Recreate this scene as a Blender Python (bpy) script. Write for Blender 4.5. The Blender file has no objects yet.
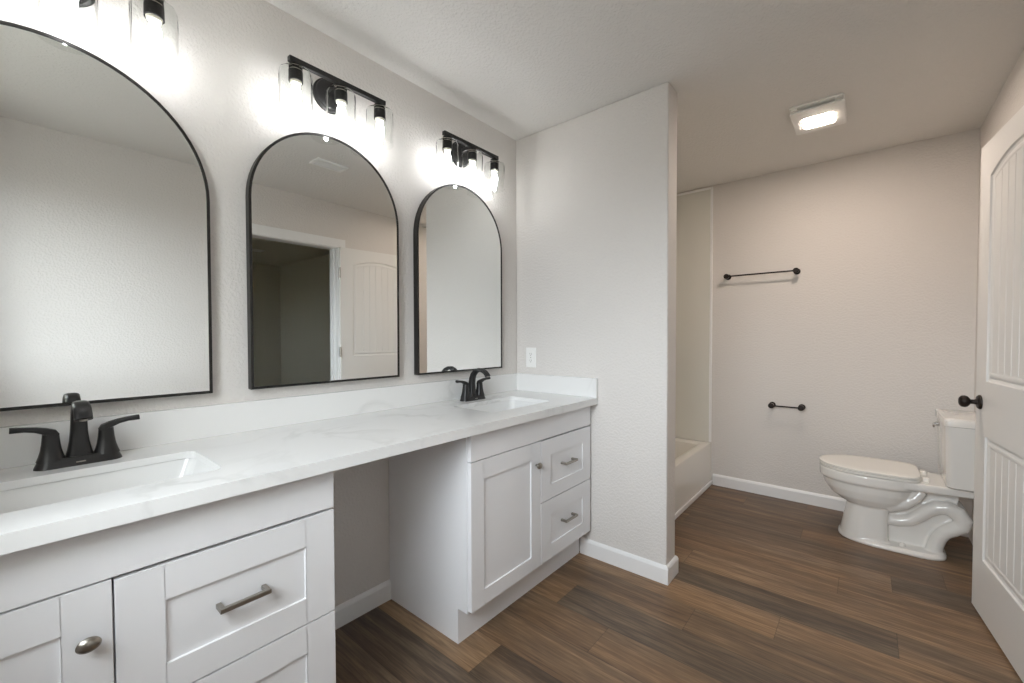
import bpy, bmesh, math, random
from mathutils import Vector, Matrix

scene = bpy.context.scene
C = scene.collection
PI = math.pi
R = math.radians

# ------------------------------------------------------------------ camera
yaw, pitch, roll = R(39.9112), R(-1.2898), R(-0.1794)
F = Vector((math.cos(pitch) * math.cos(yaw), math.cos(pitch) * math.sin(yaw), math.sin(pitch)))
Rt = F.cross(Vector((0, 0, 1))).normalized()
Up = Rt.cross(F)
Rt2 = math.cos(roll) * Rt + math.sin(roll) * Up
Up2 = -math.sin(roll) * Rt + math.cos(roll) * Up
cam_data = bpy.data.cameras.new('camera')
cam = bpy.data.objects.new('camera', cam_data)
C.objects.link(cam)
m = Matrix((Rt2, Up2, -F)).transposed().to_4x4()
m.translation = Vector((-2.0610, -1.6896, 1.2135))
cam.matrix_world = m
cam_data.sensor_width = 36
cam_data.lens = 423.19 / 1024 * 36
cam_data.shift_y = 5.36 / 1024   # vertical lens shift
cam_data.clip_start = 0.02
scene.camera = cam

# ------------------------------------------------------------------ world, exposure
world = bpy.data.worlds.new('world')
scene.world = world
world.use_nodes = True
bg = world.node_tree.nodes['Background']
bg.inputs[0].default_value = (0.90, 0.95, 1.0, 1)
SKY = 20.5
bg.inputs[1].default_value = SKY
wnt = world.node_tree       # overcast sky above, darker ground below the horizon
wtc = wnt.nodes.new('ShaderNodeTexCoord'); wsx = wnt.nodes.new('ShaderNodeSeparateXYZ')
wnt.links.new(wtc.outputs['Generated'], wsx.inputs[0])
wmr = wnt.nodes.new('ShaderNodeMapRange'); wmr.inputs[1].default_value = -0.05; wmr.inputs[2].default_value = 0.12
wnt.links.new(wsx.outputs[2], wmr.inputs[0])
wmx = wnt.nodes.new('ShaderNodeMix'); wmx.data_type = 'RGBA'
wmx.inputs[6].default_value = (0.10, 0.10, 0.09, 1); wmx.inputs[7].default_value = (0.88, 0.94, 1.0, 1)
wnt.links.new(wmr.outputs[0], wmx.inputs[0]); wnt.links.new(wmx.outputs[2], bg.inputs[0])
scene.view_settings.view_transform = 'Standard'
scene.view_settings.look = 'None'
scene.view_settings.gamma = 1
scene.view_settings.use_curve_mapping = False
scene.view_settings.exposure = 0.0
BULB = 38.0          # emission strength of the vanity bulbs
LAMP = 185.0           # emission strength of the ceiling light's lens

# portal of the added window (guides daylight sampling through added_window_1, gives no light itself)
WY0, WY1, WZ0, WZ1 = -1.70, -0.68, 1.05, 2.20
pl = bpy.data.lights.new('added_window_portal', 'AREA')
pl.shape = 'RECTANGLE'
pl.size = WZ1 - WZ0
pl.size_y = WY1 - WY0
pl.cycles.is_portal = True
po = bpy.data.objects.new('added_window_portal', pl)
C.objects.link(po)
po.location = (-2.53, (WY0 + WY1) / 2, (WZ0 + WZ1) / 2)
po.rotation_euler = (0, -PI / 2, 0)

try:
    scene.cycles.max_bounces = 14
    scene.cycles.diffuse_bounces = 8
    scene.cycles.glossy_bounces = 6
    scene.cycles.transparent_max_bounces = 16
    scene.cycles.sample_clamp_indirect = 6
    scene.cycles.caustics_reflective = False
    scene.cycles.caustics_refractive = False
except Exception:
    pass

# ------------------------------------------------------------------ materials
def s2l(c):
    return tuple(((x / 255) / 12.92 if x / 255 <= 0.04045 else ((x / 255 + 0.055) / 1.055) ** 2.4) for x in c) + (1,)

def new_mat(name):
    mt = bpy.data.materials.new(name)
    mt.use_nodes = True
    nt = mt.node_tree
    return mt, nt, nt.nodes['Principled BSDF']

def mat(name, rgb, rough=0.5, metal=0.0, bump=None, coat=0.0, vary=0.0, spec=0.5):
    mt, nt, b = new_mat(name)
    col = s2l(rgb)
    b.inputs['Base Color'].default_value = col
    b.inputs['Roughness'].default_value = rough
    b.inputs['Metallic'].default_value = metal
    b.inputs['Coat Weight'].default_value = coat
    b.inputs['Specular IOR Level'].default_value = spec
    tc = nt.nodes.new('ShaderNodeTexCoord')
    if vary:
        n = nt.nodes.new('ShaderNodeTexNoise')
        n.inputs['Scale'].default_value = 6
        n.inputs['Detail'].default_value = 3
        nt.links.new(tc.outputs['Object'], n.inputs['Vector'])
        mx = nt.nodes.new('ShaderNodeMix')
        mx.data_type = 'RGBA'
        mx.inputs[6].default_value = tuple(c * (1 - vary) for c in col[:3]) + (1,)
        mx.inputs[7].default_value = tuple(min(1, c * (1 + vary)) for c in col[:3]) + (1,)
        nt.links.new(n.outputs['Fac'], mx.inputs[0])
        nt.links.new(mx.outputs[2], b.inputs['Base Color'])
    if bump:
        sc, st, dist = bump
        n = nt.nodes.new('ShaderNodeTexNoise')
        n.inputs['Scale'].default_value = sc
        n.inputs['Detail'].default_value = 3
        n.inputs['Roughness'].default_value = 0.55
        nt.links.new(tc.outputs['Object'], n.inputs['Vector'])
        rp = nt.nodes.new('ShaderNodeMapRange')
        rp.inputs[1].default_value = 0.42
        rp.inputs[2].default_value = 0.62
        nt.links.new(n.outputs['Fac'], rp.inputs[0])
        bp = nt.nodes.new('ShaderNodeBump')
        bp.inputs['Strength'].default_value = st
        bp.inputs['Distance'].default_value = dist
        nt.links.new(rp.outputs[0], bp.inputs['Height'])
        nt.links.new(bp.outputs[0], b.inputs['Normal'])
    return mt

M = {}
M['wall'] = mat('greige_wall_paint', (219, 215, 211), 0.75, bump=(85, 0.5, 0.0022))
M['ceiling'] = mat('ceiling_paint', (229, 227, 224), 0.85, bump=(70, 0.6, 0.0022))
M['trim'] = mat('white_trim_paint', (238, 238, 238), 0.35)
M['door'] = mat('white_door_paint', (232, 231, 229), 0.4)
M['cab'] = mat('white_cabinet_paint', (234, 234, 236), 0.38, vary=0.01)
M['cabin'] = mat('cabinet_shadow_line', (150, 150, 150), 0.7)
M['black'] = mat('matte_black_metal', (48, 47, 47), 0.36, 0.5)
M['frame'] = mat('black_mirror_frame', (38, 36, 34), 0.45, 0.3)
M['bronze'] = mat('dark_bronze_metal', (40, 33, 30), 0.42, 0.6)
M['nickel'] = mat('brushed_nickel', (165, 160, 152), 0.32, 1.0)
M['chrome'] = mat('chrome', (215, 215, 215), 0.12, 1.0)
M['ceramic'] = mat('white_ceramic', (236, 234, 230), 0.12, coat=0.4)
M['sink'] = mat('sink_ceramic', (222, 222, 221), 0.18)
M['seat'] = mat('white_seat_plastic', (238, 236, 231), 0.25)
M['tub'] = mat('white_tub_enamel', (232, 231, 226), 0.18)
M['surround'] = mat('surround_panel', (222, 221, 214), 0.22)
M['plastic'] = mat('white_plastic', (240, 240, 238), 0.4)
M['slot'] = mat('dark_slot', (40, 38, 36), 0.8)
M['socket_white'] = mat('socket_ceramic', (225, 220, 205), 0.5)
M['hall'] = mat('hallway_paint', (205, 203, 190), 0.85)

mt, nt, b = new_mat('silvered_glass')
b.inputs['Base Color'].default_value = (0.93, 0.95, 0.94, 1)
b.inputs['Metallic'].default_value = 1
b.inputs['Roughness'].default_value = 0.0
M['mirror'] = mt

def emit(name, col, st):
    mt, nt, b = new_mat(name)
    b.inputs['Base Color'].default_value = (0.8, 0.8, 0.8, 1)
    b.inputs['Emission Color'].default_value = col
    b.inputs['Emission Strength'].default_value = st
    return mt
M['bulb'] = emit('glowing_bulb', (0.98, 0.985, 1.0, 1), BULB)
M['lens'] = emit('ceiling_light_lens', (1.0, 0.84, 0.72, 1), LAMP)

# clear thin glass: sees through, reflects more at grazing angles
mt, nt, b = new_mat('clear_thin_glass')
nt.nodes.remove(b)
out = nt.nodes['Material Output']
tr = nt.nodes.new('ShaderNodeBsdfTransparent')
tr.inputs[0].default_value = (0.97, 0.975, 0.97, 1)
gl = nt.nodes.new('ShaderNodeBsdfGlossy')
gl.inputs['Roughness'].default_value = 0.03
gl.inputs['Color'].default_value = (1, 1, 1, 1)
lw = nt.nodes.new('ShaderNodeLayerWeight')
lw.inputs['Blend'].default_value = 0.05
mx = nt.nodes.new('ShaderNodeMixShader')
nt.links.new(lw.outputs['Fresnel'], mx.inputs[0])
nt.links.new(tr.outputs[0], mx.inputs[1])
nt.links.new(gl.outputs[0], mx.inputs[2])
nt.links.new(mx.outputs[0], out.inputs['Surface'])
M['glass'] = mt

# white quartz with faint grey veins
mt, nt, b = new_mat('white_quartz')
tc = nt.nodes.new('ShaderNodeTexCoord')
n1 = nt.nodes.new('ShaderNodeTexNoise')
n1.inputs['Scale'].default_value = 2.1
n1.inputs['Detail'].default_value = 6
n1.inputs['Distortion'].default_value = 0.9
nt.links.new(tc.outputs['Object'], n1.inputs['Vector'])
sub = nt.nodes.new('ShaderNodeMath'); sub.operation = 'SUBTRACT'; sub.inputs[1].default_value = 0.5
ab = nt.nodes.new('ShaderNodeMath'); ab.operation = 'ABSOLUTE'
nt.links.new(n1.outputs['Fac'], sub.inputs[0]); nt.links.new(sub.outputs[0], ab.inputs[0])
mr = nt.nodes.new('ShaderNodeMapRange'); mr.inputs[1].default_value = 0.0; mr.inputs[2].default_value = 0.035
mr.inputs[3].default_value = 1; mr.inputs[4].default_value = 0
nt.links.new(ab.outputs[0], mr.inputs[0])
n2 = nt.nodes.new('ShaderNodeTexNoise'); n2.inputs['Scale'].default_value = 1.7
nt.links.new(tc.outputs['Object'], n2.inputs['Vector'])
mr2 = nt.nodes.new('ShaderNodeMapRange'); mr2.inputs[1].default_value = 0.45; mr2.inputs[2].default_value = 0.7
nt.links.new(n2.outputs['Fac'], mr2.inputs[0])
mu = nt.nodes.new('ShaderNodeMath'); mu.operation = 'MULTIPLY'
nt.links.new(mr.outputs[0], mu.inputs[0]); nt.links.new(mr2.outputs[0], mu.inputs[1])
mx = nt.nodes.new('ShaderNodeMix'); mx.data_type = 'RGBA'
mx.inputs[6].default_value = s2l((229, 229, 228)); mx.inputs[7].default_value = s2l((205, 205, 203))
nt.links.new(mu.outputs[0], mx.inputs[0]); nt.links.new(mx.outputs[2], b.inputs['Base Color'])
b.inputs['Roughness'].default_value = 0.2
M['quartz'] = mt

# wood-look plank floor: planks run along Y, 0.18 m wide, 1.22 m long
mt, nt, b = new_mat('wood_plank_floor')
N = nt.nodes; L = nt.links
def math_node(op, a=None, c=None):
    n = N.new('ShaderNodeMath'); n.operation = op
    for i, v in enumerate((a, c)):
        if v is None: continue
        if isinstance(v, (int, float)): n.inputs[i].default_value = v
        else: L.new(v, n.inputs[i])
    return n.outputs[0]
tc = N.new('ShaderNodeTexCoord'); sx = N.new('ShaderNodeSeparateXYZ'); L.new(tc.outputs['Object'], sx.inputs[0])
PW, PL = 0.18, 1.22
xr = math_node('DIVIDE', math_node('ADD', sx.outputs[0], 0.65), PW)
row = math_node('FLOOR', xr)
fx = math_node('SUBTRACT', xr, row)
# one stop per row of planks: R = -(end joint y) / 2, G and B = tone of alternate planks along the row
PLANKS = {-6: (.9, .3, .5), -5: (1.3, .2, .4), -4: (.8, .25, .3), -3: (1.05, .12, .30), -2: (.60, .78, .15), -1: (1.15, .55, .45), 0: (.88, .42, .50), 1: (.62, .72, .14), 2: (1.12, .42, .36),
          3: (1.42, .68, .60), 4: (1.80, .16, .58), 5: (.95, .62, .70), 6: (.38, .50, .58), 7: (1.80, .55, .20), 8: (.78, .42, .30), 9: (1.40, .30, .58), 10: (.70, .36, .45), 11: (1.02, .45, .38), 12: (1.38, .25, .42), 13: (.5, .4, .5)}
pr_ = N.new('ShaderNodeValToRGB'); pr_.color_ramp.interpolation = 'CONSTANT'
L.new(math_node('DIVIDE', math_node('ADD', row, 6.5), 20.0), pr_.inputs[0])
pe = pr_.color_ramp.elements; pe.remove(pe[1])
for i_, (r_, (j_, ta, tb)) in enumerate(sorted(PLANKS.items())):
    k = pe[0] if i_ == 0 else pe.new((r_ + 6) / 20)
    k.position = (r_ + 6) / 20; k.color = (j_ / 2, ta, tb, 1)
sp = N.new('ShaderNodeSeparateColor'); L.new(pr_.outputs[0], sp.inputs[0])
yr = math_node('ADD', math_node('DIVIDE', math_node('ADD', sx.outputs[1], math_node('MULTIPLY', sp.outputs[0], 2.0)), PL), 20.0)
col_i = math_node('FLOOR', yr)
fy = math_node('SUBTRACT', yr, col_i)
odd = math_node('MODULO', col_i, 2.0)
tm = N.new('ShaderNodeMix'); tm.data_type = 'FLOAT'; L.new(odd, tm.inputs[0]); L.new(sp.outputs[1], tm.inputs[2]); L.new(sp.outputs[2], tm.inputs[3])
cid = N.new('ShaderNodeCombineXYZ'); L.new(row, cid.inputs[0]); L.new(col_i, cid.inputs[1])
wn2 = N.new('ShaderNodeTexWhiteNoise'); wn2.noise_dimensions = '2D'; L.new(cid.outputs[0], wn2.inputs['Vector'])
# grain
sc3 = N.new('ShaderNodeVectorMath'); sc3.operation = 'MULTIPLY'; sc3.inputs[1].default_value = (1, 0.055, 1)
L.new(tc.outputs['Object'], sc3.inputs[0])
off = N.new('ShaderNodeVectorMath'); off.operation = 'MULTIPLY_ADD'
L.new(wn2.outputs['Color'], off.inputs[0]); off.inputs[1].default_value = (7, 7, 7); L.new(sc3.outputs[0], off.inputs[2])
g1 = N.new('ShaderNodeTexNoise'); g1.inputs['Scale'].default_value = 130; g1.inputs['Detail'].default_value = 5; g1.inputs['Distortion'].default_value = 0.6
L.new(off.outputs[0], g1.inputs['Vector'])
g2 = N.new('ShaderNodeTexNoise'); g2.inputs['Scale'].default_value = 14; g2.inputs['Detail'].default_value = 4; g2.inputs['Distortion'].default_value = 1.5
L.new(off.outputs[0], g2.inputs['Vector'])
def contrast(v, lo, hi):
    n = N.new('ShaderNodeMapRange'); L.new(v, n.inputs[0]); n.inputs[1].default_value = lo; n.inputs[2].default_value = hi
    return n.outputs[0]
g3 = N.new('ShaderNodeTexNoise'); g3.inputs['Scale'].default_value = 5; g3.inputs['Detail'].default_value = 3
L.new(off.outputs[0], g3.inputs['Vector'])
tone = math_node('ADD', math_node('MULTIPLY', tm.outputs[0], 0.46),
                 math_node('ADD', math_node('MULTIPLY', contrast(g2.outputs['Fac'], 0.30, 0.68), 0.36), math_node('MULTIPLY', contrast(g1.outputs['Fac'], 0.32, 0.68), 0.30)))
def ramp(stops):
    r = N.new('ShaderNodeValToRGB'); L.new(tone, r.inputs[0]); e = r.color_ramp.elements
    e[0].position, e[0].color = stops[0][0], s2l(stops[0][1]); e[1].position, e[1].color = stops[-1][0], s2l(stops[-1][1])
    for p_, c_ in stops[1:-1]: k = e.new(p_); k.color = s2l(c_)
    return r
warm = ramp([(0.08, (62, 46, 34)), (0.35, (90, 68, 49)), (0.62, (120, 93, 67)), (0.95, (160, 129, 96))])
cool = ramp([(0.08, (58, 51, 44)), (0.35, (82, 72, 61)), (0.62, (110, 98, 83)), (0.95, (146, 131, 112))])
cr = N.new('ShaderNodeMix'); cr.data_type = 'RGBA'
hue = math_node('ADD', math_node('MULTIPLY', contrast(g3.outputs['Fac'], 0.40, 0.70), 0.45), math_node('MULTIPLY', contrast(tm.outputs[0], 0.6, 0.1), 0.45))
L.new(hue, cr.inputs[0]); L.new(warm.outputs[0], cr.inputs[6]); L.new(cool.outputs[0], cr.inputs[7])
# seams between the planks
ex = math_node('MULTIPLY', math_node('MINIMUM', fx, math_node('SUBTRACT', 1.0, fx)), PW)
ey = math_node('MULTIPLY', math_node('MINIMUM', fy, math_node('SUBTRACT', 1.0, fy)), PL)
ed = math_node('MINIMUM', ex, ey)
gm = N.new('ShaderNodeMapRange'); L.new(ed, gm.inputs[0]); gm.inputs[1].default_value = 0.0006; gm.inputs[2].default_value = 0.0018
gm.inputs[3].default_value = 0.55; gm.inputs[4].default_value = 1.0
mc = N.new('ShaderNodeMix'); mc.data_type = 'RGBA'; mc.blend_type = 'MULTIPLY'; mc.inputs[0].default_value = 1
L.new(cr.outputs[2], mc.inputs[6]); L.new(gm.outputs[0], mc.inputs[7]); L.new(mc.outputs[2], b.inputs['Base Color'])
bp = N.new('ShaderNodeBump'); bp.inputs['Strength'].default_value = 0.25; bp.inputs['Distance'].default_value = 0.0015
L.new(math_node('ADD', gm.outputs[0], math_node('MULTIPLY', g1.outputs['Fac'], 0.5)), bp.inputs['Height']); L.new(bp.outputs[0], b.inputs['Normal'])
b.inputs['Roughness'].default_value = 0.42
M['floor'] = mt

# ------------------------------------------------------------------ mesh helpers
class MB:
    def __init__(s): s.bm = bmesh.new()
    def box(s, x0, x1, y0, y1, z0, z1):
        x0, x1 = min(x0, x1), max(x0, x1); y0, y1 = min(y0, y1), max(y0, y1); z0, z1 = min(z0, z1), max(z0, z1)
        v = [s.bm.verts.new(p) for p in ((x0,y0,z0),(x1,y0,z0),(x1,y1,z0),(x0,y1,z0),(x0,y0,z1),(x1,y0,z1),(x1,y1,z1),(x0,y1,z1))]
        for f in ((3,2,1,0),(4,5,6,7),(0,1,5,4),(1,2,6,5),(2,3,7,6),(3,0,4,7)): s.bm.faces.new([v[i] for i in f])
        return s
    def loft(s, rings, cap0=True, cap1=True, closed=True):
        vs = [[s.bm.verts.new(p) for p in r] for r in rings]
        n = len(vs[0])
        for a, b_ in zip(vs, vs[1:]):
            for i in range(n if closed else n - 1):
                j = (i + 1) % n
                s.bm.faces.new((a[i], a[j], b_[j], b_[i]))
        if cap0: s.bm.faces.new(list(reversed(vs[0])))
        if cap1: s.bm.faces.new(vs[-1])
        return s
    def lathe(s, prof, c=(0,0,0), axis='Z', n=28, cap0=True, cap1=True):
        rings = []
        for r, h in prof:
            ring = []
            for i in range(n):
                a = 2 * PI * i / n
                u, w = r * math.cos(a), r * math.sin(a)
                p = {'Z': (u, w, h), 'Y': (w, h, u), 'X': (h, u, w)}[axis]
                ring.append(tuple(c[k] + p[k] for k in range(3)))
            rings.append(ring)
        return s.loft(rings, cap0, cap1)
    def sweep(s, pts, sizes, up=(0,0,1), n=16, p=2.0, side=None):
        pts = [Vector(q) for q in pts]; rings = []
        for i, q in enumerate(pts):
            t = (pts[min(i+1, len(pts)-1)] - pts[max(i-1, 0)]).normalized()
            sd = Vector(side) if side else t.cross(Vector(up)).normalized()
            nn = sd.cross(t).normalized()
            a, b_ = sizes[i] if isinstance(sizes[i], tuple) else (sizes[i], sizes[i])
            ring = []
            for k in range(n):
                th = 2 * PI * k / n
                cx, sy = math.cos(th), math.sin(th)
                cx = math.copysign(abs(cx) ** (2 / p), cx); sy = math.copysign(abs(sy) ** (2 / p), sy)
                ring.append(q + sd * a * cx + nn * b_ * sy)
            rings.append(ring)
        return s.loft(rings)
    def quad(s, *p):
        s.bm.faces.new([s.bm.verts.new(q) for q in p]); return s
    def build(s, name, mt, parent=None, bevel=0, seg=2, smooth=None, mods=None):
        bmesh.ops.recalc_face_normals(s.bm, faces=s.bm.faces) if mods != 'noflip' else None
        me = bpy.data.meshes.new(name); s.bm.to_mesh(me); s.bm.free()
        me.materials.append(mt)
        o = bpy.data.objects.new(name, me); C.objects.link(o)
        if parent: o.parent = parent
        if bevel:
            md = o.modifiers.new('bevel', 'BEVEL'); md.width = bevel; md.segments = seg; md.limit_method = 'ANGLE'; md.angle_limit = R(40)
        if smooth is not None:
            me.shade_smooth()
            me.set_sharp_from_angle(angle=R(smooth))
        return o

def tag(o, label, cat, group=None):
    o['label'] = label; o['category'] = cat
    if group: o['group'] = group
    return o
def empty(name, loc, rot=(0, 0, 0)):
    o = bpy.data.objects.new(name, None); C.objects.link(o); o.location = loc; o.rotation_euler = rot
    o.empty_display_size = 0.05
    return o
def struct(o, label=None):
    o['kind'] = 'structure'
    if label: o['label'] = label
    return o
def copy_tree(o, parent=None):
    c = o.copy(); C.objects.link(c); c.parent = parent
    for ch in [q for q in bpy.data.objects if q.parent == o]: copy_tree(ch, c)
    return c
def rrect(hx, hy, r, z, cx=0, cy=0, n=6):
    pts = []
    for qx, qy, a0 in ((1,1,0),(-1,1,90),(-1,-1,180),(1,-1,270)):
        for i in range(n + 1):
            a = R(a0 + 90 * i / n)
            pts.append((cx + qx * (hx - r) + r * math.cos(a), cy + qy * (hy - r) + r * math.sin(a), z))
    return pts

# ------------------------------------------------------------------ room dimensions
H = 2.44; BX = 1.6485; WR = -2.191; FX = -2.40       # ceiling, back wall, right wall, front wall
PT = 0.126; PY = -0.950                              # partition thickness, free end
DX0, DX1, DZ = -0.812, -0.050, 2.045                 # doorway in the right wall
T = 0.12

struct(MB().box(FX - T, BX + T, -7.0, T, -0.08, 0).build('floor', M['floor']))
struct(MB().box(FX - T, BX + T, WR - T, T, H, H + 0.08).build('ceiling', M['ceiling']))
struct(MB().box(FX - T, BX + T, 0, T, 0, H).build('wall_left', M['wall']))
struct(MB().box(BX, BX + T, WR - T, 0, 0, H).build('wall_back', M['wall']))
struct(MB().box(FX - T, DX0, WR - T, WR, 0, H).box(DX1, BX, WR - T, WR, 0, H).box(DX0, DX1, WR - T, WR, DZ, H).build('wall_right', M['wall']))
struct(MB().box(FX - T, FX, WY1, 0, 0, H).box(FX - T, FX, WR, WY0, 0, H).box(FX - T, FX, WY0, WY1, 0, WZ0).box(FX - T, FX, WY0, WY1, WZ1, H).build('wall_front', M['wall']))
o = struct(MB().box(0, PT, PY, 0, 0, H).build('wall_partition', M['wall'], bevel=0.008, seg=3))

# hallway seen through the doorway (in the mirror)
struct(MB().box(-3.6, 1.25, -6.5, WR - T, H, H + 0.08).build('ceiling_hallway', M['hall']))
struct(MB().box(-3.6, 1.25, -6.6, -6.5, 0, H).build('wall_hallway_back', M['hall']))
struct(MB().box(1.13, 1.25, -6.5, WR - T, 0, H).build('wall_hallway_left', M['hall']))
struct(MB().box(-3.7, -3.6, -4.2, WR - T, 0, H).box(-3.7, -3.6, -6.5, -5.2, 0, H).box(-3.7, -3.6, -5.2, -4.2, 0, 1.0).box(-3.7, -3.6, -5.2, -4.2, 2.0, H).box(-3.7, -2.52, WR - T - 0.1, WR - T, 0, H).build('wall_hallway_right', M['hall']))
struct(MB().box(-3.7, FX - T, -7.0, WR - T, -0.08, 0).build('floor_hallway', M['floor']))

# baseboards
def base_prof(bh=0.089, th=0.013):
    return [(0, 0), (th, 0), (th, bh - 0.016), (th - 0.004, bh - 0.006), (0.004, bh), (0, bh)]
def baseboard(name, pts, bh=0.089, parent=None):
    """pts: wall-line polyline; board stands on the left side of the direction of travel"""
    mb = MB(); P = [Vector((a, b_)) for a, b_ in pts]; rings = []
    for i, q in enumerate(P):
        dirs = []
        if i > 0: dirs.append((P[i] - P[i-1]).normalized())
        if i < len(P) - 1: dirs.append((P[i+1] - P[i]).normalized())
        ns = [Vector((-d.y, d.x)) for d in dirs]
        nn = ns[0] if len(ns) == 1 else (ns[0] + ns[1]) / (1 + ns[0].dot(ns[1]))
        rings.append([(q.x + nn.x * t, q.y + nn.y * t, z) for t, z in base_prof(bh)])
    mb.loft(rings)
    return struct(mb.build(name, M['trim'], parent))
baseboard('baseboard_left', [(-0.937, 0), (-1.469, 0)])
baseboard('baseboard_partition', [(PT, -0.728), (PT, PY), (0, PY), (0, -0.470)][::-1][::-1] if False else [(0, -0.470), (0, PY), (PT, PY), (PT, -0.728)][::-1])
baseboard('baseboard_back', [(BX, WR), (BX, -0.738)])
baseboard('baseboard_right', [(0.022, WR), (BX, WR)])
baseboard('baseboard_right_front', [(FX, WR), (DX0 - 0.075, WR)])
baseboard('baseboard_front', [(FX, -0.58), (FX, WR)])

# door casing and jamb (trim_1)
cw, ct = 0.07, 0.012
mb = MB()
for y0, y1 in ((WR, WR + ct), (WR - T, WR - T - ct)):
    mb.box(DX0 - cw, DX0 + 0.008, y0, y1, 0, DZ + cw).box(DX1 - 0.008, DX1 + cw, y0, y1, 0, DZ + cw).box(DX0, DX1, y0, y1, DZ - 0.012, DZ + cw)
struct(mb.build('trim_1', M['trim'], bevel=0.003))
struct(MB().box(DX0, DX0 + 0.018, WR - T, WR, 0, DZ).box(DX1 - 0.018, DX1, WR - T, WR, 0, DZ).box(DX0, DX1, WR - T, WR, DZ - 0.018, DZ)
       .box(DX0 + 0.018, DX0 + 0.03, WR - 0.075, WR - 0.04, 0, DZ - 0.018).box(DX1 - 0.03, DX1 - 0.018, WR - 0.075, WR - 0.04, 0, DZ - 0.018)
       .build('trim_2', M['trim']))

# unseen window behind the camera, added to fill the room with soft light
w = empty('added_window_1', (FX - T / 2, (WY0 + WY1) / 2, WZ0)); struct(w)
hw_, hh_ = (WY1 - WY0) / 2, WZ1 - WZ0
mb = MB().box(-0.03, 0.03, -hw_, -hw_ + 0.05, 0, hh_).box(-0.03, 0.03, hw_ - 0.05, hw_, 0, hh_).box(-0.03, 0.03, -hw_ + 0.05, hw_ - 0.05, 0, 0.05).box(-0.03, 0.03, -hw_ + 0.05, hw_ - 0.05, hh_ - 0.05, hh_)
mb.box(-0.02, 0.02, -0.02, 0.02, 0.05, hh_ - 0.05)
mb.build('added_window_frame', M['trim'], w, bevel=0.003)
MB().box(-0.003, 0.003, -hw_ + 0.05, hw_ - 0.05, 0.05, hh_ - 0.05).build('added_pane', M['glass'], w)

w2 = empty('added_window_2', (-3.65, -4.7, 1.0)); struct(w2)  # unseen window, added to brighten the hallway in the mirror
mb = MB().box(-0.03, 0.03, -0.5, -0.45, 0, 1.0).box(-0.03, 0.03, 0.45, 0.5, 0, 1.0).box(-0.03, 0.03, -0.45, 0.45, 0, 0.05).box(-0.03, 0.03, -0.45, 0.45, 0.95, 1.0)
mb.build('added_window_frame', M['trim'], w2, bevel=0.003)
MB().box(-0.003, 0.003, -0.45, 0.45, 0.05, 0.95).build('added_pane', M['glass'], w2)

# ------------------------------------------------------------------ door leaf (door_1)
h0 = Vector((-0.050, -2.145)); e0 = Vector((0.712, -2.0695))
ang = math.atan2(e0.y - h0.y, e0.x - h0.x); DW = (e0 - h0).length
door = empty('door_1', (h0.x, h0.y, 0.0), (0, 0, ang)); struct(door, 'open white two-panel door with an arched upper panel, standing against the right wall')
tk, dz0, dz1 = 0.035, 0.010, 2.036
px0, px1 = 0.118, DW - 0.118
def arch(x, zc, rise):
    u = (x - (px0 + px1) / 2) / ((px1 - px0) / 2)
    return zc + rise * (1 - u * u)
mb = MB()
def offs_arch(d, z0, zc, rise, n=16):
    """closed outline of a panel inset by d; counter-clockwise from the bottom left"""
    xs = [px0 + d + (px1 - px0 - 2 * d) * i / n for i in range(n + 1)]
    pts = [(px0 + d, z0 + d), (px1 - d, z0 + d)]
    for x in reversed(xs): pts.append((x, arch(x, zc, rise) - d))
    return pts
n = 16
xs = [px0 + (px1 - px0) * i / n for i in range(n + 1)]
# slab sides and back
mb.quad((0,-tk,dz0),(DW,-tk,dz0),(DW,-tk,dz1),(0,-tk,dz1)); mb.quad((0,0,dz0),(0,-tk,dz0),(0,-tk,dz1),(0,0,dz1))
mb.quad((DW,0,dz0),(DW,-tk,dz0),(DW,-tk,dz1),(DW,0,dz1)); mb.quad((0,0,dz0),(DW,0,dz0),(DW,-tk,dz0),(0,-tk,dz0)); mb.quad((0,0,dz1),(DW,0,dz1),(DW,-tk,dz1),(0,-tk,dz1))
UP = (1.020, 1.885, 0.050); LP = (0.255, 0.785, 0.0)
mb.quad((0,0,dz0),(px0,0,dz0),(px0,0,dz1),(0,0,dz1)); mb.quad((px1,0,dz0),(DW,0,dz0),(DW,0,dz1),(px1,0,dz1))
mb.quad((px0,0,dz0),(px1,0,dz0),(px1,0,LP[0]),(px0,0,LP[0])); mb.quad((px0,0,LP[1]),(px1,0,LP[1]),(px1,0,UP[0]),(px0,0,UP[0]))
for a, b_ in zip(xs, xs[1:]):
    mb.quad((a,0,arch(a,UP[1],UP[2])),(b_,0,arch(b_,UP[1],UP[2])),(b_,0,dz1),(a,0,dz1))
for z0, zc, rise in (UP, LP):
    rings = []
    for d, dep in ((0, 0), (0.004, -0.006), (0.014, -0.009), (0.024, -0.004), (0.034, -0.0035), (0.040, -0.006)):
        rings.append([(x, dep, z) for x, z in offs_arch(d, z0, zc, rise)])
    mb.loft(rings, False, False)
    # beaded plank field
    gx0, gx1 = px0 + 0.038, px1 - 0.038
    k = 7; pts = [(gx0, -0.006)]
    for i in range(1, k):
        c = gx0 + (gx1 - gx0) * i / k
        pts += [(c - 0.004, -0.006), (c, -0.0095), (c + 0.004, -0.006)]
    pts.append((gx1, -0.006))
    for (a, da), (b_, db) in zip(pts, pts[1:]):
        za, zb = arch(a, zc, rise) - 0.038, arch(b_, zc, rise) - 0.038
        mb.quad((a, da, z0 + 0.038), (b_, db, z0 + 0.038), (b_, db, zb), (a, da, za))
bmesh.ops.remove_doubles(mb.bm, verts=mb.bm.verts, dist=0.0001)
mb.build('door_leaf', M['door'], door)
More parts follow.
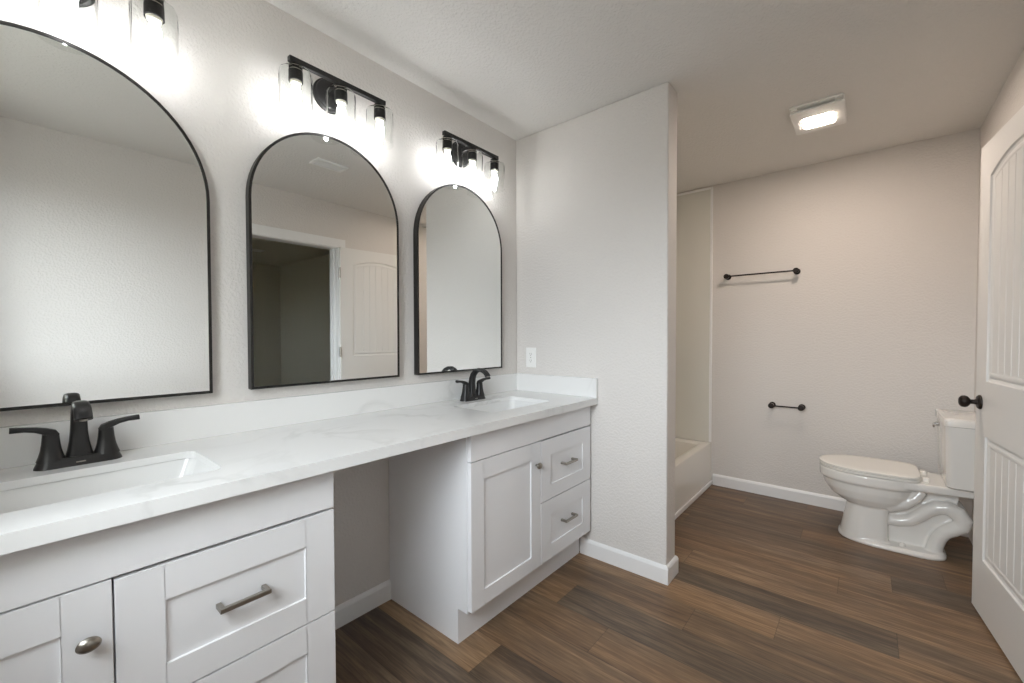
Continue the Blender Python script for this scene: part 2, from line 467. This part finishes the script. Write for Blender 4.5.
# knob
kx = DW - 0.056
mb = MB().lathe([(0.031, 0), (0.031, 0.004), (0.027, 0.009), (0.013, 0.011), (0.010, 0.020), (0.0100, 0.030), (0.016, 0.034), (0.0235, 0.040), (0.0265, 0.049), (0.0250, 0.058), (0.017, 0.065), (0.006, 0.067)], (kx, 0.0, 0.925), 'Y')
mb.build('door_knob', M['bronze'], door, smooth=40)
for z in (1.80, 1.06, 0.25):
    mb = MB().lathe([(0.007, z - 0.048), (0.007, z + 0.048)], (-0.006, 0.004, 0), 'Z', 12).box(-0.0012, 0.0, -0.032, 0.0, z - 0.045, z + 0.045)
    mb.build('hinge', M['nickel'], door)

# ------------------------------------------------------------------ vanity cabinets
CF, CC = -0.539, -0.519    # door face, carcass front
CZ = 0.8630
def shaker(x0, x1, z0, z1, st, rt, rb, name, parent):
    """frame-and-panel front: face at y = 0 (local), going back to +y; recessed flat panel"""
    mb = MB(); t, dp = 0.0195, 0.006
    mb.quad((x0,0,z0),(x0,0,z1),(x0,t,z1),(x0,t,z0)); mb.quad((x1,0,z0),(x1,0,z1),(x1,t,z1),(x1,t,z0))
    mb.quad((x0,0,z0),(x1,0,z0),(x1,t,z0),(x0,t,z0)); mb.quad((x0,0,z1),(x1,0,z1),(x1,t,z1),(x0,t,z1)); mb.quad((x0,t,z0),(x1,t,z0),(x1,t,z1),(x0,t,z1))
    a, b_, c, d = x0 + st, x1 - st, z0 + rb, z1 - rt
    g = 0.0016   # hairline joints between stiles and rails
    mb.quad((x0,0,z0),(a - g,0,z0),(a - g,0,z1),(x0,0,z1)); mb.quad((b_ + g,0,z0),(x1,0,z0),(x1,0,z1),(b_ + g,0,z1))
    mb.quad((a,0,z0),(b_,0,z0),(b_,0,c),(a,0,c)); mb.quad((a,0,d),(b_,0,d),(b_,0,z1),(a,0,z1))
    for xx in ((a - g, a), (b_, b_ + g)): mb.quad((xx[0],0.0010,z0),(xx[1],0.0010,z0),(xx[1],0.0010,z1),(xx[0],0.0010,z1))
    mb.quad((a,0,c),(a,dp,c),(a,dp,d),(a,0,d)); mb.quad((b_,0,c),(b_,dp,c),(b_,dp,d),(b_,0,d))
    mb.quad((a,0,c),(b_,0,c),(b_,dp,c),(a,dp,c)); mb.quad((a,0,d),(b_,0,d),(b_,dp,d),(a,dp,d)); mb.quad((a,dp,c),(b_,dp,c),(b_,dp,d),(a,dp,d))
    bmesh.ops.remove_doubles(mb.bm, verts=mb.bm.verts, dist=0.0001)
    return mb.build(name, M['cab'], parent, bevel=0.0014, seg=2)

def make_vanity(x0):
    """x0: world left edge; width 0.921. Local origin at left back floor corner"""
    W = 0.921
    v = empty('vanity_cabinet', (x0, 0, 0))
    mb = MB()
    t = 0.016
    for a in (0, W - t):
        # side panels with toe notch
        prof = [(-0.003, 0), (-0.466, 0), (-0.466, 0.142), (CC, 0.142), (CC, CZ), (-0.003, CZ)]
        mb.loft([[(a, y, z) for y, z in prof], [(a + t, y, z) for y, z in prof]])
    mb.box(t, W - t, CC, -0.003, 0.142, 0.158).box(t, W - t, -0.012, -0.003, 0.158, CZ)
    mb.box(t, W - t, -0.466, -0.450, 0, 0.142)
    mb.box(t, W - t, CC, CC + 0.018, 0.735, CZ).box(t, W - t, CC, CC + 0.018, 0.158, 0.165).box(0.448, 0.464, CC, -0.02, 0.158, 0.695)
    mb.build('cabinet_body', M['cab'], v)
    MB().box(0.004, W - 0.004, CF, CC - 0.0005, 0.7355, 0.8465).build('false_front', M['cab'], v, bevel=0.0015)
    def fr(name, a, b_, c, d, st, rt, rb):
        q = shaker(a, b_, c, d, st, rt, rb, name, v); q.location = (0, CF, 0); return q
    dr = fr('door', 0.004, 0.4565, 0.151, 0.7315, 0.072, 0.076, 0.062)
    MB().lathe([(0.006, 0.0), (0.006, -0.010), (0.010, -0.014), (0.0165, -0.017), (0.0175, -0.021), (0.014, -0.026), (0.006, -0.0285)], (0, 0, 0), 'Y', 24).build('knob', M['nickel'], dr, smooth=40)
    kn = [q for q in dr.children][-1] if dr.children else None
    kn = bpy.data.objects[-1] if kn is None else kn
    kn.location = (0.420, 0, 0.629); kn.scale = (1.05, 1, 0.82)
    for c, d, hz in ((0.4415, 0.7275, 0.588), (0.151, 0.4365, 0.302)):
        q = fr('drawer', 0.4600, 0.917, c, d, 0.080, 0.077, 0.068)
        MB().box(-0.054, 0.054, -0.030, -0.020, -0.0055, 0.0055).box(-0.054, -0.043, -0.021, 0.006, -0.0055, 0.0055).box(0.043, 0.054, -0.021, 0.006, -0.0055, 0.0055).build('handle', M['nickel'], q, bevel=0.001)
        hd = [z for z in C.objects if z.parent == q][-1]; hd.location = (0.686, 0, hz)
    return v
van = make_vanity(-2.391)
tag(van, 'white shaker vanity cabinet in the near left corner, cut off by the frame', 'vanity cabinet')
van2 = copy_tree(van); van2.location = (-0.936, 0, 0)
tag(van2, 'white shaker vanity cabinet standing against the partition wall, fully visible with toe kick', 'vanity cabinet')

# ------------------------------------------------------------------ countertop with cut-outs
SX = (-1.935, -0.475); SHX = 0.222; SY0, SY1 = -0.445, -0.172
ctop = empty('countertop', (-1.2, 0, 0.849)); tag(ctop, 'long white quartz countertop with faint veins spanning both vanity cabinets', 'countertop')
def hole_slab(x0, x1, y0, y1, z0, z1, holes, r=0.028, n=5):
    mb = MB(); bm = mb.bm
    hs = []
    for hx, hw, a, b_ in holes: hs.append((hx - hw, hx + hw, a, b_))
    for z in (z0, z1):
        def q(a, b_, c, d): mb.quad((a, c, z), (b_, c, z), (b_, d, z), (a, d, z))
        xsx = x0
        for a, b_, c, d in hs:
            q(xsx, a, y0, y1); q(a, b_, y0, c); q(a, b_, d, y1); xsx = b_
            for sx, sy, cx, cy in ((-1,-1,a,c),(1,-1,b_,c),(1,1,b_,d),(-1,1,a,d)):  # corner fillets
                ox, oy = cx - sx * r, cy - sy * r
                arc = [(ox + sx * r * math.cos(R(90 * i / n)), oy + sy * r * math.sin(R(90 * i / n)), z) for i in range(n + 1)]
                bm.faces.new([bm.verts.new(p) for p in [(cx, cy, z)] + arc])
        q(xsx, x1, y0, y1)
    for a, b_, c, d in hs:
        lo = rrect((b_ - a) / 2, (d - c) / 2, r, z0, (a + b_) / 2, (c + d) / 2, n); hi = [(p[0], p[1], z1) for p in lo]
        mb.loft([lo, hi], False, False)
    mb.quad((x0,y0,z0),(x1,y0,z0),(x1,y0,z1),(x0,y0,z1)); mb.quad((x0,y1,z0),(x1,y1,z0),(x1,y1,z1),(x0,y1,z1))
    mb.quad((x0,y0,z0),(x0,y1,z0),(x0,y1,z1),(x0,y0,z1)); mb.quad((x1,y0,z0),(x1,y1,z0),(x1,y1,z1),(x1,y0,z1))
    return mb
mb = hole_slab(FX, -0.0005, -0.576, -0.0005, 0.864, 0.884, [(SX[0], SHX, SY0, SY1), (SX[1], SHX, SY0, SY1)])
mb.box(FX, -0.0005, -0.576, -0.552, 0.849, 0.864)
o = mb.build('counter_slab', M['quartz'], ctop); o.matrix_parent_inverse = ctop.matrix_world.inverted()
def part_at(o, root):
    o.location = (-root.location.x, -root.location.y, -root.location.z); o.matrix_parent_inverse = Matrix.Identity(4); return o
part_at(o, ctop)
part_at(MB().box(FX, -0.0205, -0.020, -0.0005, 0.8842, 0.989).build('backsplash', M['quartz'], ctop, bevel=0.0015), ctop)
part_at(MB().box(-0.020, -0.0005, -0.576, -0.0005, 0.8842, 0.989).build('side_splash', M['quartz'], ctop, bevel=0.0015), ctop)

# undermount sinks
def make_sink(cx):
    s = empty('sink', (cx, (SY0 + SY1) / 2, 0.8635))
    hx, hy = SHX + 0.003, (SY1 - SY0) / 2 + 0.003
    mb = MB()
    rings = [rrect(hx + 0.02, hy + 0.018, 0.035, -0.012), rrect(hx + 0.02, hy + 0.018, 0.035, -0.0005), rrect(hx, hy, 0.03, -0.0005), rrect(hx - 0.004, hy - 0.004, 0.032, -0.012),
             rrect(hx - 0.030, hy - 0.018, 0.035, -0.085), rrect(hx - 0.045, hy - 0.030, 0.035, -0.105), rrect(hx - 0.075, hy - 0.055, 0.03, -0.115), rrect(0.03, 0.03, 0.028, -0.122)]
    mb.loft(rings, False, True)
    ou = [rrect(hx + 0.02, hy + 0.018, 0.035, -0.012), rrect(hx + 0.004, hy + 0.002, 0.035, -0.02), rrect(hx - 0.02, hy - 0.01, 0.035, -0.1), rrect(hx - 0.06, hy - 0.04, 0.035, -0.132)]
    mb.loft(ou, False, True)
    mb.build('basin', M['sink'], s, smooth=50)
    MB().lathe([(0.021, -0.1215), (0.021, -0.1185), (0.016, -0.118), (0.014, -0.120), (0.004, -0.120)], n=24).build('drain', M['black'], s, smooth=40)
    return s
sk = make_sink(SX[0]); tag(sk, 'white undermount sink basin behind the nearer, left-hand faucet edge', 'sink')
sk['label'] = 'white rectangular undermount basin in front of the nearer faucet, cut off by the frame'
sk2 = copy_tree(sk); sk2.location.x = SX[1]; sk2['label'] = 'white rectangular undermount basin near the partition wall, below the far mirror'

# faucets
def make_faucet(cx):
    f = empty('faucet', (cx - 0.006, -0.094, 0.8842))
    # base plate: long, tapering upwards
    mb = MB().loft([rrect(0.083, 0.029, 0.026, 0), rrect(0.082, 0.028, 0.025, 0.004), rrect(0.078, 0.0245, 0.022, 0.014), rrect(0.074, 0.022, 0.02, 0.022)])
    mb.build('base_plate', M['black'], f, smooth=35)
    MB().box(-0.009, 0.009, -0.0282, -0.0262, 0.008, 0.0105).build('badge', M['nickel'], f)
    # spout
    pts, sz = [], []
    for t, y, z, a, b_ in ((0, 0.006, 0.020, 0.0270, 0.0215), (0, 0.006, 0.036, 0.0232, 0.0195), (0, 0.007, 0.058, 0.0195, 0.0175), (0, 0.007, 0.085, 0.0172, 0.0160), (0, 0.003, 0.112, 0.0162, 0.0148),
                           (0, -0.006, 0.134, 0.0162, 0.0135), (0, -0.022, 0.150, 0.0160, 0.0118), (0, -0.044, 0.160, 0.0160, 0.0102), (0, -0.068, 0.159, 0.0163, 0.0092), (0, -0.090, 0.150, 0.0168, 0.0088), (0, -0.104, 0.137, 0.0170, 0.0088), (0, -0.109, 0.129, 0.0170, 0.0090)):
        pts.append((0, y, z)); sz.append((a, b_))
    MB().sweep(pts, sz, n=24, p=3.0, side=(1, 0, 0)).build('spout', M['black'], f, smooth=45)
    MB().lathe([(0.0075, 0.125), (0.0075, 0.1295)], (0, -0.1085, 0), 'Z', 16).build('aerator', M['nickel'], f)
    for s_ in (-1, 1):
        h = empty('lever_handle', (0, 0, 0)); C.objects.unlink(h); bpy.data.objects.remove(h)
        mb = MB()
        c = s_ * 0.0515
        mb.loft([[(c + x * k_, y * k_, z) for x, y, _ in rrect(0.026, 0.024, 0.020, 0, n=5)] for z, k_ in ((0.018, 1.04), (0.030, 0.88), (0.045, 0.74), (0.062, 0.65), (0.078, 0.60), (0.086, 0.58))])
        P = [(c - s_ * 0.012, 0, 0.080), (c - s_ * 0.004, 0, 0.087), (c + s_ * 0.010, 0.000, 0.0945), (c + s_ * 0.026, -0.002, 0.1005), (c + s_ * 0.044, -0.004, 0.1040), (c + s_ * 0.060, -0.006, 0.1055), (c + s_ * 0.068, -0.006, 0.1060)]
        S = [(0.012, 0.006), (0.0145, 0.010), (0.0135, 0.0085), (0.0110, 0.0068), (0.0100, 0.0060), (0.0110, 0.0068), (0.0112, 0.0072)]
        mb.sweep(P, S, n=16, p=3.0, side=(0, 1, 0))
        mb.build('lever_handle', M['black'], f, smooth=40)
    return f
fc = make_faucet(SX[0]); tag(fc, 'matte black two-handle faucet nearest the camera, its spout reflected in the large cut-off mirror', 'faucet')
fc2 = copy_tree(fc); fc2.location.x = SX[1] - 0.003; fc2['label'] = 'matte black two-handle faucet at the far sink, below the far mirror'

# ------------------------------------------------------------------ mirrors
MD = 0.032
def arch_outline(hw, h, inset=0, n=36):
    r = hw - inset; pts = [(-r, inset), (r, inset)]
    for i in range(n + 1):
        a = PI * i / n
        pts.append((r * math.cos(a), h - hw + r * math.sin(a)))
    return pts
def make_mirror(MW=0.616, MH=0.987):
    mr = empty('arched_mirror', (0, 0, 0))
    hw, h = MW / 2, MH
    o0 = arch_outline(hw, h); o1 = arch_outline(hw, h, 0.0085)
    seq = [[(x, -0.001, z) for x, z in o0], [(x, -MD, z) for x, z in o0], [(x, -MD, z) for x, z in o1], [(x, -MD + 0.004, z) for x, z in o1], [(x, -0.001, z) for x, z in o1]]
    mb = MB().loft(seq + [seq[0]], False, False)
    bmesh.ops.remove_doubles(mb.bm, verts=mb.bm.verts, dist=0.00001)
    mb.build('frame', M['frame'], mr, smooth=35)
    MB().loft([[(x, -MD + 0.002, z) for x, z in o1], [(x, -MD + 0.006, z) for x, z in o1]]).build('mirror_glass', M['mirror'], mr)
    return mr
mr = make_mirror()
big = make_mirror(0.698, 0.977)
for i, (x, tilt, lab) in enumerate(((-1.974, 0.55, 'large arched black-framed mirror above the near sink, cut off by the frame'),
                               (-1.202, 0.30, 'arched black-framed mirror in the middle, reflecting the doorway and door'),
                               (-0.480, 0.10, 'arched black-framed mirror farthest away, above the far sink next to the partition'))):
    o = (big, mr, None)[i] or copy_tree(mr)
    o.location = (x, -0.002, 1.0325); o.rotation_euler = (R(tilt), 0, 0)
    tag(o, lab, 'mirror', 'arched mirrors above the counter')

# ------------------------------------------------------------------ vanity lights
def make_light():
    v = empty('vanity_light', (0, 0, 0))      # origin on the wall, at the bar's height
    MB().lathe([(0.066, -0.001), (0.066, -0.010), (0.060, -0.014), (0.058, -0.020), (0.052, -0.024), (0.01, -0.026)], (0, 0, -0.018), 'Y', 40).build('backplate', M['black'], v, smooth=35)
    MB().box(-0.011, 0.011, -0.102, -0.018, -0.013, 0.006).build('arm', M['black'], v, bevel=0.001)
    MB().box(-0.196, 0.196, -0.110, -0.090, -0.010, 0.008).build('crossbar', M['black'], v, bevel=0.001)
    for x in (-0.172, 0, 0.172):
        c = (x, -0.100, 0)
        mb = MB().lathe([(0.012, -0.009), (0.012, -0.016), (0.0225, -0.017), (0.0225, -0.030), (0.0185, -0.031), (0.0185, -0.034)], c, 'Z', 28)
        mb.lathe([(0.0235, -0.037), (0.0240, -0.074), (0.0205, -0.074), (0.0205, -0.060)], c, 'Z', 28, True, True)
        sk_ = mb.build('socket', M['black'], v, smooth=35)
        MB().lathe([(0.0215, -0.0340), (0.0215, -0.0372)], c, 'Z', 28).build('socket_ring', M['socket_white'], sk_, smooth=35)
        MB().lathe([(0.0195, -0.062), (0.0195, -0.0765), (0.016, -0.082), (0.010, -0.084)], c, 'Z', 24).build('lamp_holder', M['socket_white'], sk_, smooth=35)
        # open-bottomed clear glass cylinder
        pr = [(0.022, -0.0355), (0.046, -0.037), (0.052, -0.040), (0.0545, -0.047), (0.0550, -0.060), (0.0550, -0.178), (0.0560, -0.1795), (0.0550, -0.181), (0.0530, -0.1795), (0.0530, -0.060), (0.0525, -0.048), (0.050, -0.042), (0.045, -0.0392), (0.022, -0.0378)]
        MB().lathe(pr, c, 'Z', 40, False, False).build('glass_shade', M['glass'], v, smooth=35)
        MB().lathe([(0.009, -0.083), (0.0095, -0.088), (0.0125, -0.096), (0.0165, -0.108), (0.0175, -0.122), (0.0160, -0.138), (0.0120, -0.154), (0.0085, -0.168), (0.0075, -0.180), (0.005, -0.186), (0.001, -0.188)], c, 'Z', 16).build('bulb', M['bulb'], v, smooth=60)
    return v
vl = make_light()
for i, (x, lab) in enumerate(((-1.940, 'three-bulb black vanity light above the near mirror, cut off by the top of the frame'),
                              (-1.200, 'three-bulb black vanity light with clear glass shades above the middle mirror'),
                              (-0.479, 'three-bulb black vanity light with clear glass shades above the far mirror'))):
    o = vl if i == 0 else copy_tree(vl)
    o.location = (x, 0, 2.212); tag(o, lab, 'wall light', 'three-bulb vanity lights above the mirrors')

# ------------------------------------------------------------------ outlet
ol = empty('wall_outlet', (0, -0.120, 1.090)); tag(ol, 'white duplex outlet with cover plate on the partition wall above the side splash', 'outlet')
MB().box(-0.006, -0.0003, -0.037, 0.037, -0.060, 0.060).build('cover_plate', M['plastic'], ol, bevel=0.002)
for z in (0.02, -0.02):
    rc = MB().loft([[(-0.0072, y, zz + z) for y, zz, _ in rrect(0.0165, 0.014, 0.006, 0)], [(-0.005, y, zz + z) for y, zz, _ in rrect(0.0165, 0.014, 0.006, 0)]]).build('receptacle', M['plastic'], ol)
    MB().box(-0.0076, -0.0066, -0.007, -0.0055, z - 0.002, z + 0.007).box(-0.0076, -0.0066, 0.0055, 0.007, z - 0.002, z + 0.007).box(-0.0076, -0.0066, -0.002, 0.002, z - 0.009, z - 0.005).build('slots', M['slot'], rc)
MB().lathe([(0.003, -0.0072), (0.003, -0.005)], (0, 0, 0), 'X', 12).build('screw', M['nickel'], ol)

# ------------------------------------------------------------------ towel bar and paper holder on the back wall
def bar_thing(name, y0, y1, z, proj, lab, cat):
    """y0 > y1: bar ends; origin on the wall"""
    b_ = empty(name, (BX, (y0 + y1) / 2, z)); hl = abs(y0 - y1) / 2
    tag(b_, lab, cat)
    for s_ in (-1, 1):
        MB().lathe([(0.022, 0), (0.022, -0.006), (0.017, -0.011), (0.010, -0.013), (0.009, -(proj - 0.012)), (0.0185, -(proj - 0.014)), (0.0195, -(proj + 0.008)), (0.015, -(proj + 0.013)), (0.003, -(proj + 0.014))], (-0.0005, s_ * hl, 0), 'X', 24).build('post', M['bronze'], b_, smooth=35)
    MB().lathe([(0.0055, -hl), (0.0055, hl)], (-proj, 0, 0), 'Y', 16).build('bar', M['bronze'], b_, smooth=35)
    return b_
bar_thing('towel_bar', -0.841, -1.298, 1.687, 0.062, 'dark bronze towel bar, the upper and longer of the two bars on the back wall', 'towel bar')
bar_thing('toilet_paper_holder', -1.153, -1.338, 0.699, 0.062, 'short dark bronze empty toilet paper holder low on the back wall, left of the toilet', 'toilet paper holder')

# ------------------------------------------------------------------ ceiling fan light
fl = empty('ceiling_light', (0.826, -1.474, H)); tag(fl, 'white rectangular exhaust fan with a lit square lens on the ceiling near the toilet', 'ceiling light')
def flat(hx, hy, r, z0, z1, cx=0, cy=0): return MB().loft([rrect(hx, hy, r, z0, cx, cy), rrect(hx, hy, r, z1, cx, cy)])
flat(0.168, 0.118, 0.015, -0.009, -0.0005).build('base_plate', M['plastic'], fl, bevel=0.003)
mb = MB()
for y in (-0.095, 0.095): mb.box(-0.150, -0.120, y - 0.012, y + 0.012, -0.0175, -0.0095)
mb.box(-0.10, 0.14, -0.08, 0.08, -0.0175, -0.0095)
mb.build('spacer', M['plastic'], fl)
flat(0.152, 0.118, 0.015, -0.030, -0.018, 0.014).build('cover_panel', M['plastic'], fl, bevel=0.004)
flat(0.066, 0.066, 0.006, -0.0325, -0.0305, 0.030, 0.0).build('light_lens', M['lens'], fl)

# ceiling air vent (seen in the middle mirror)
def vent(loc, hx, hy, lab):
    cv = empty('ceiling_vent', loc); tag(cv, lab, 'vent')
    MB().box(-hx, hx, -hy, -hy + 0.022, -0.012, 0).box(-hx, hx, hy - 0.022, hy, -0.012, 0).box(-hx, -hx + 0.022, -hy + 0.022, hy - 0.022, -0.012, 0).box(hx - 0.022, hx, -hy + 0.022, hy - 0.022, -0.012, 0).build('vent_frame', M['plastic'], cv, bevel=0.002)
    MB().box(-hx + 0.02, hx - 0.02, -hy + 0.02, hy - 0.02, -0.0015, -0.0004).build('vent_opening', M['slot'], cv)
    mb = MB(); k = 5
    for i in range(k):
        y = -hy + 0.028 + (2 * hy - 0.056) * i / (k - 1)
        mb.loft([[(x, y - 0.003, -0.0085), (x, y - 0.002, -0.0095), (x, y + 0.003, -0.004), (x, y + 0.002, -0.003)] for x in (-hx + 0.02, hx - 0.02)])
    mb.box(-0.003, 0.003, -hy + 0.022, hy - 0.022, -0.0075, -0.002)
    mb.build('louvers', M['plastic'], cv)
    return cv
vent((-0.552, -1.35, H - 0.0003), 0.115, 0.062, 'white rectangular air vent on the bathroom ceiling, seen only in the middle mirror')
vent((0.20, -5.20, H - 0.0003), 0.18, 0.08, 'vent on the dark hallway ceiling, seen through the doorway in the middle mirror')

# ------------------------------------------------------------------ bathtub and surround
TY = -0.7235; TZ = 0.347
tub = empty('bathtub', ((PT + BX) / 2, TY / 2, 0)); tag(tub, 'white alcove bathtub behind the partition wall, only its far rim corner and apron showing', 'bathtub')
thx, thy = (BX - PT) / 2 - 0.001, -TY / 2 - 0.001
mb = MB()
mb.loft([rrect(thx, thy, 0.004, 0.0), rrect(thx, thy, 0.004, TZ - 0.012), rrect(thx - 0.003, thy - 0.003, 0.006, TZ - 0.003), rrect(thx - 0.010, thy - 0.010, 0.008, TZ),
         rrect(thx - 0.075, thy - 0.060, 0.06, TZ - 0.002), rrect(thx - 0.090, thy - 0.072, 0.07, TZ - 0.014), rrect(thx - 0.12, thy - 0.09, 0.08, TZ - 0.12), rrect(thx - 0.17, thy - 0.12, 0.09, 0.07), rrect(thx - 0.25, thy - 0.18, 0.09, 0.045)], True, True)
mb.build('tub_shell', M['tub'], tub, smooth=35)
MB().box(-thx, thx, -thy - 0.012, -thy - 0.0005, 0.0, 0.034).build('base_strip', M['trim'], tub, bevel=0.004)
# overflow and drain
sr = empty('tub_surround', (BX, 0, TZ)); tag(sr, 'glossy white tub surround panels rising from the tub rim to the ceiling', 'tub surround')
zt = H - 0.012 - TZ; L_ = BX - PT
MB().box(-0.010, -0.0005, TY + 0.018, -0.0005, 0.0015, zt).build('end_panel', M['surround'], sr)
MB().box(-L_ + 0.0105, -0.0105, -0.010, -0.0005, 0.0015, zt).build('back_panel', M['surround'], sr)
MB().box(-L_ + 0.0005, -L_ + 0.010, TY + 0.018, -0.0005, 0.0015, zt).build('near_panel', M['surround'], sr)
MB().box(-0.014, -0.0005, TY, TY + 0.0175, 0.0015, zt + 0.002).build('edge_trim', M['trim'], sr, bevel=0.002)
MB().box(-L_ + 0.0005, -L_ + 0.014, TY, TY + 0.0175, 0.0015, zt + 0.002).build('edge_trim', M['trim'], sr, bevel=0.002)
MB().box(-0.014, -0.0105, TY + 0.018, -0.011, zt - 0.016, zt + 0.002).build('top_trim', M['trim'], sr, bevel=0.001)

# ------------------------------------------------------------------ toilet (faces +Y; local origin on the floor at the back centre)
toilet = empty('toilet', (1.275, WR, 0)); tag(toilet, 'white two-piece toilet with closed elongated lid against the right wall', 'toilet')
def egg(yf, yb, hw, z, n=40, pf=2.2, pb=3.0, cx=0):
    """outline: pointed towards +y (front), squarer at the back; y measured from the wall"""
    mid = yb + (yf - yb) * 0.50
    pts = []
    for i in range(n):
        a = 2 * PI * i / n
        c, s_ = math.cos(a), math.sin(a)
        p = pf if s_ > 0 else pb
        x = math.copysign(abs(c) ** (2 / p), c) * hw
        y = mid + (math.copysign(abs(s_) ** (2 / p), s_)) * ((yf - mid) if s_ > 0 else (mid - yb))
        pts.append((cx + x, y, z))
    return pts
mb = MB()
# foot flange
mb.loft([egg(0.623, 0.146, 0.162, 0.0, pf=2.5, pb=4), egg(0.623, 0.146, 0.162, 0.014, pf=2.5, pb=4), egg(0.616, 0.156, 0.150, 0.028, pf=2.5, pb=4)])
# front pedestal
mb.loft([egg(0.616, 0.385, 0.140, 0.005, pf=2.5, pb=7), egg(0.607, 0.388, 0.134, 0.06, pf=2.5, pb=7), egg(0.590, 0.390, 0.124, 0.15, pf=2.5, pb=7), egg(0.580, 0.385, 0.118, 0.215, pf=2.4, pb=5), egg(0.585, 0.37, 0.12, 0.26)])
# bowl
mb.loft([egg(0.57, 0.42, 0.085, 0.175), egg(0.578, 0.385, 0.110, 0.205), egg(0.622, 0.345, 0.140, 0.230), egg(0.664, 0.315, 0.160, 0.260), egg(0.692, 0.290, 0.171, 0.302), egg(0.704, 0.275, 0.175, 0.346), egg(0.718, 0.255, 0.185, 0.352), egg(0.720, 0.250, 0.187, 0.362), egg(0.720, 0.250, 0.187, 0.402), egg(0.716, 0.256, 0.182, 0.408)])
# deck under the tank
def deck(z, g=0): return [(-0.125 + g, 0.03, z), (0.125 - g, 0.03, z), (0.155 - g, 0.20, z), (0.168 - g, 0.31, z), (0.165 - g, 0.42, z), (-0.165 + g, 0.42, z), (-0.168 + g, 0.31, z), (-0.155 + g, 0.20, z)]
mb.loft([deck(0.362, 0.012), deck(0.370), deck(0.402), deck(0.408, 0.006)])
# inner core
mb.loft([[(-0.050, y0_, z), (0.050, y0_, z), (0.062, 0.42, z), (-0.062, 0.42, z)] for z, y0_ in ((0.01, 0.21), (0.10, 0.19), (0.18, 0.12), (0.385, 0.10))])
# trapway bulging on both sides
TP = [(0.400, 0.150), (0.345, 0.153), (0.300, 0.168), (0.262, 0.202), (0.228, 0.240), (0.190, 0.268), (0.150, 0.276), (0.112, 0.258), (0.090, 0.222), (0.098, 0.188), (0.130, 0.162), (0.160, 0.138), (0.180, 0.105), (0.192, 0.065), (0.200, 0.02)]
for s_ in (-1, 1):
    mb.sweep([(s_ * 0.064, y, z) for y, z in TP], [0.030, 0.031, 0.032, 0.033, 0.034, 0.036, 0.038, 0.040, 0.040, 0.038, 0.036, 0.034, 0.033, 0.034, 0.036], n=18, side=(1, 0, 0))
    # curved web from the bowl down to the pedestal
    mb.sweep([(s_ * 0.088, 0.250, 0.352), (s_ * 0.094, 0.280, 0.306), (s_ * 0.098, 0.325, 0.266), (s_ * 0.092, 0.400, 0.236)], [0.022, 0.028, 0.033, 0.040], n=14, side=(1, 0, 0))
bowl = mb.build('bowl', M['ceramic'], toilet)
rm = bowl.modifiers.new('fuse', 'REMESH'); rm.mode = 'VOXEL'; rm.voxel_size = 0.0045; rm.use_smooth_shade = True
sm = bowl.modifiers.new('soften', 'CORRECTIVE_SMOOTH') if False else bowl.modifiers.new('soften', 'SMOOTH'); sm.iterations = 4; sm.factor = 0.6
def lidring(z, g): return egg(0.722 - g, 0.258 + g * 0.5, 0.187 - g, z - 0.001, pf=2.1, pb=6)
MB().loft([lidring(0.4115, 0.006), lidring(0.4135, 0.001), lidring(0.424, 0.001), lidring(0.427, 0.006)]).build('seat', M['seat'], toilet, smooth=40)
MB().loft([lidring(0.429, 0.006), lidring(0.431, 0.000), lidring(0.438, 0.000), lidring(0.4415, 0.004), lidring(0.4435, 0.018), lidring(0.4445, 0.06)]).build('lid', M['seat'], toilet, smooth=40)
for x in (-0.075, 0.075): MB().loft([rrect(0.022, 0.014, 0.008, 0.4085, x, 0.238), rrect(0.022, 0.014, 0.008, 0.426, x, 0.238), rrect(0.018, 0.010, 0.007, 0.430, x, 0.238)]).build('seat_hinge', M['seat'], toilet, smooth=40)
# tank
mb = MB().loft([rrect(0.165, 0.070, 0.03, 0.409, 0, 0.089), rrect(0.180, 0.078, 0.03, 0.420, 0, 0.089), rrect(0.184, 0.081, 0.03, 0.50, 0, 0.089), rrect(0.198, 0.086, 0.03, 0.740, 0, 0.091)])
mb.build('tank', M['ceramic'], toilet, smooth=40)
mb = MB().loft([rrect(0.200, 0.084, 0.02, 0.7405, 0, 0.092), rrect(0.211, 0.090, 0.022, 0.744, 0, 0.092), rrect(0.212, 0.091, 0.022, 0.771, 0, 0.092), rrect(0.206, 0.089, 0.028, 0.781, 0, 0.092), rrect(0.190, 0.074, 0.025, 0.785, 0, 0.092)])
mb.build('tank_lid', M['ceramic'], toilet, smooth=40)
# flush lever on the tank's front, at the far end
MB().lathe([(0.012, 0.170), (0.012, 0.183), (0.007, 0.185), (0.007, 0.190)], (0.150, 0, 0.700), 'Y', 18).sweep([(0.150, 0.192, 0.700), (0.120, 0.194, 0.699), (0.085, 0.196, 0.696)], [(0.006, 0.006), (0.005, 0.007), (0.005, 0.009)], n=10).build('flush_lever', M['chrome'], toilet, smooth=40)
for s_ in (-1, 1):
    MB().lathe([(0.014, 0.026), (0.014, 0.036), (0.010, 0.044), (0.002, 0.047)], (s_ * 0.110, 0.330, 0), 'Z', 18).build('bolt_cap', M['ceramic'], toilet, smooth=50)
# water supply behind the toilet
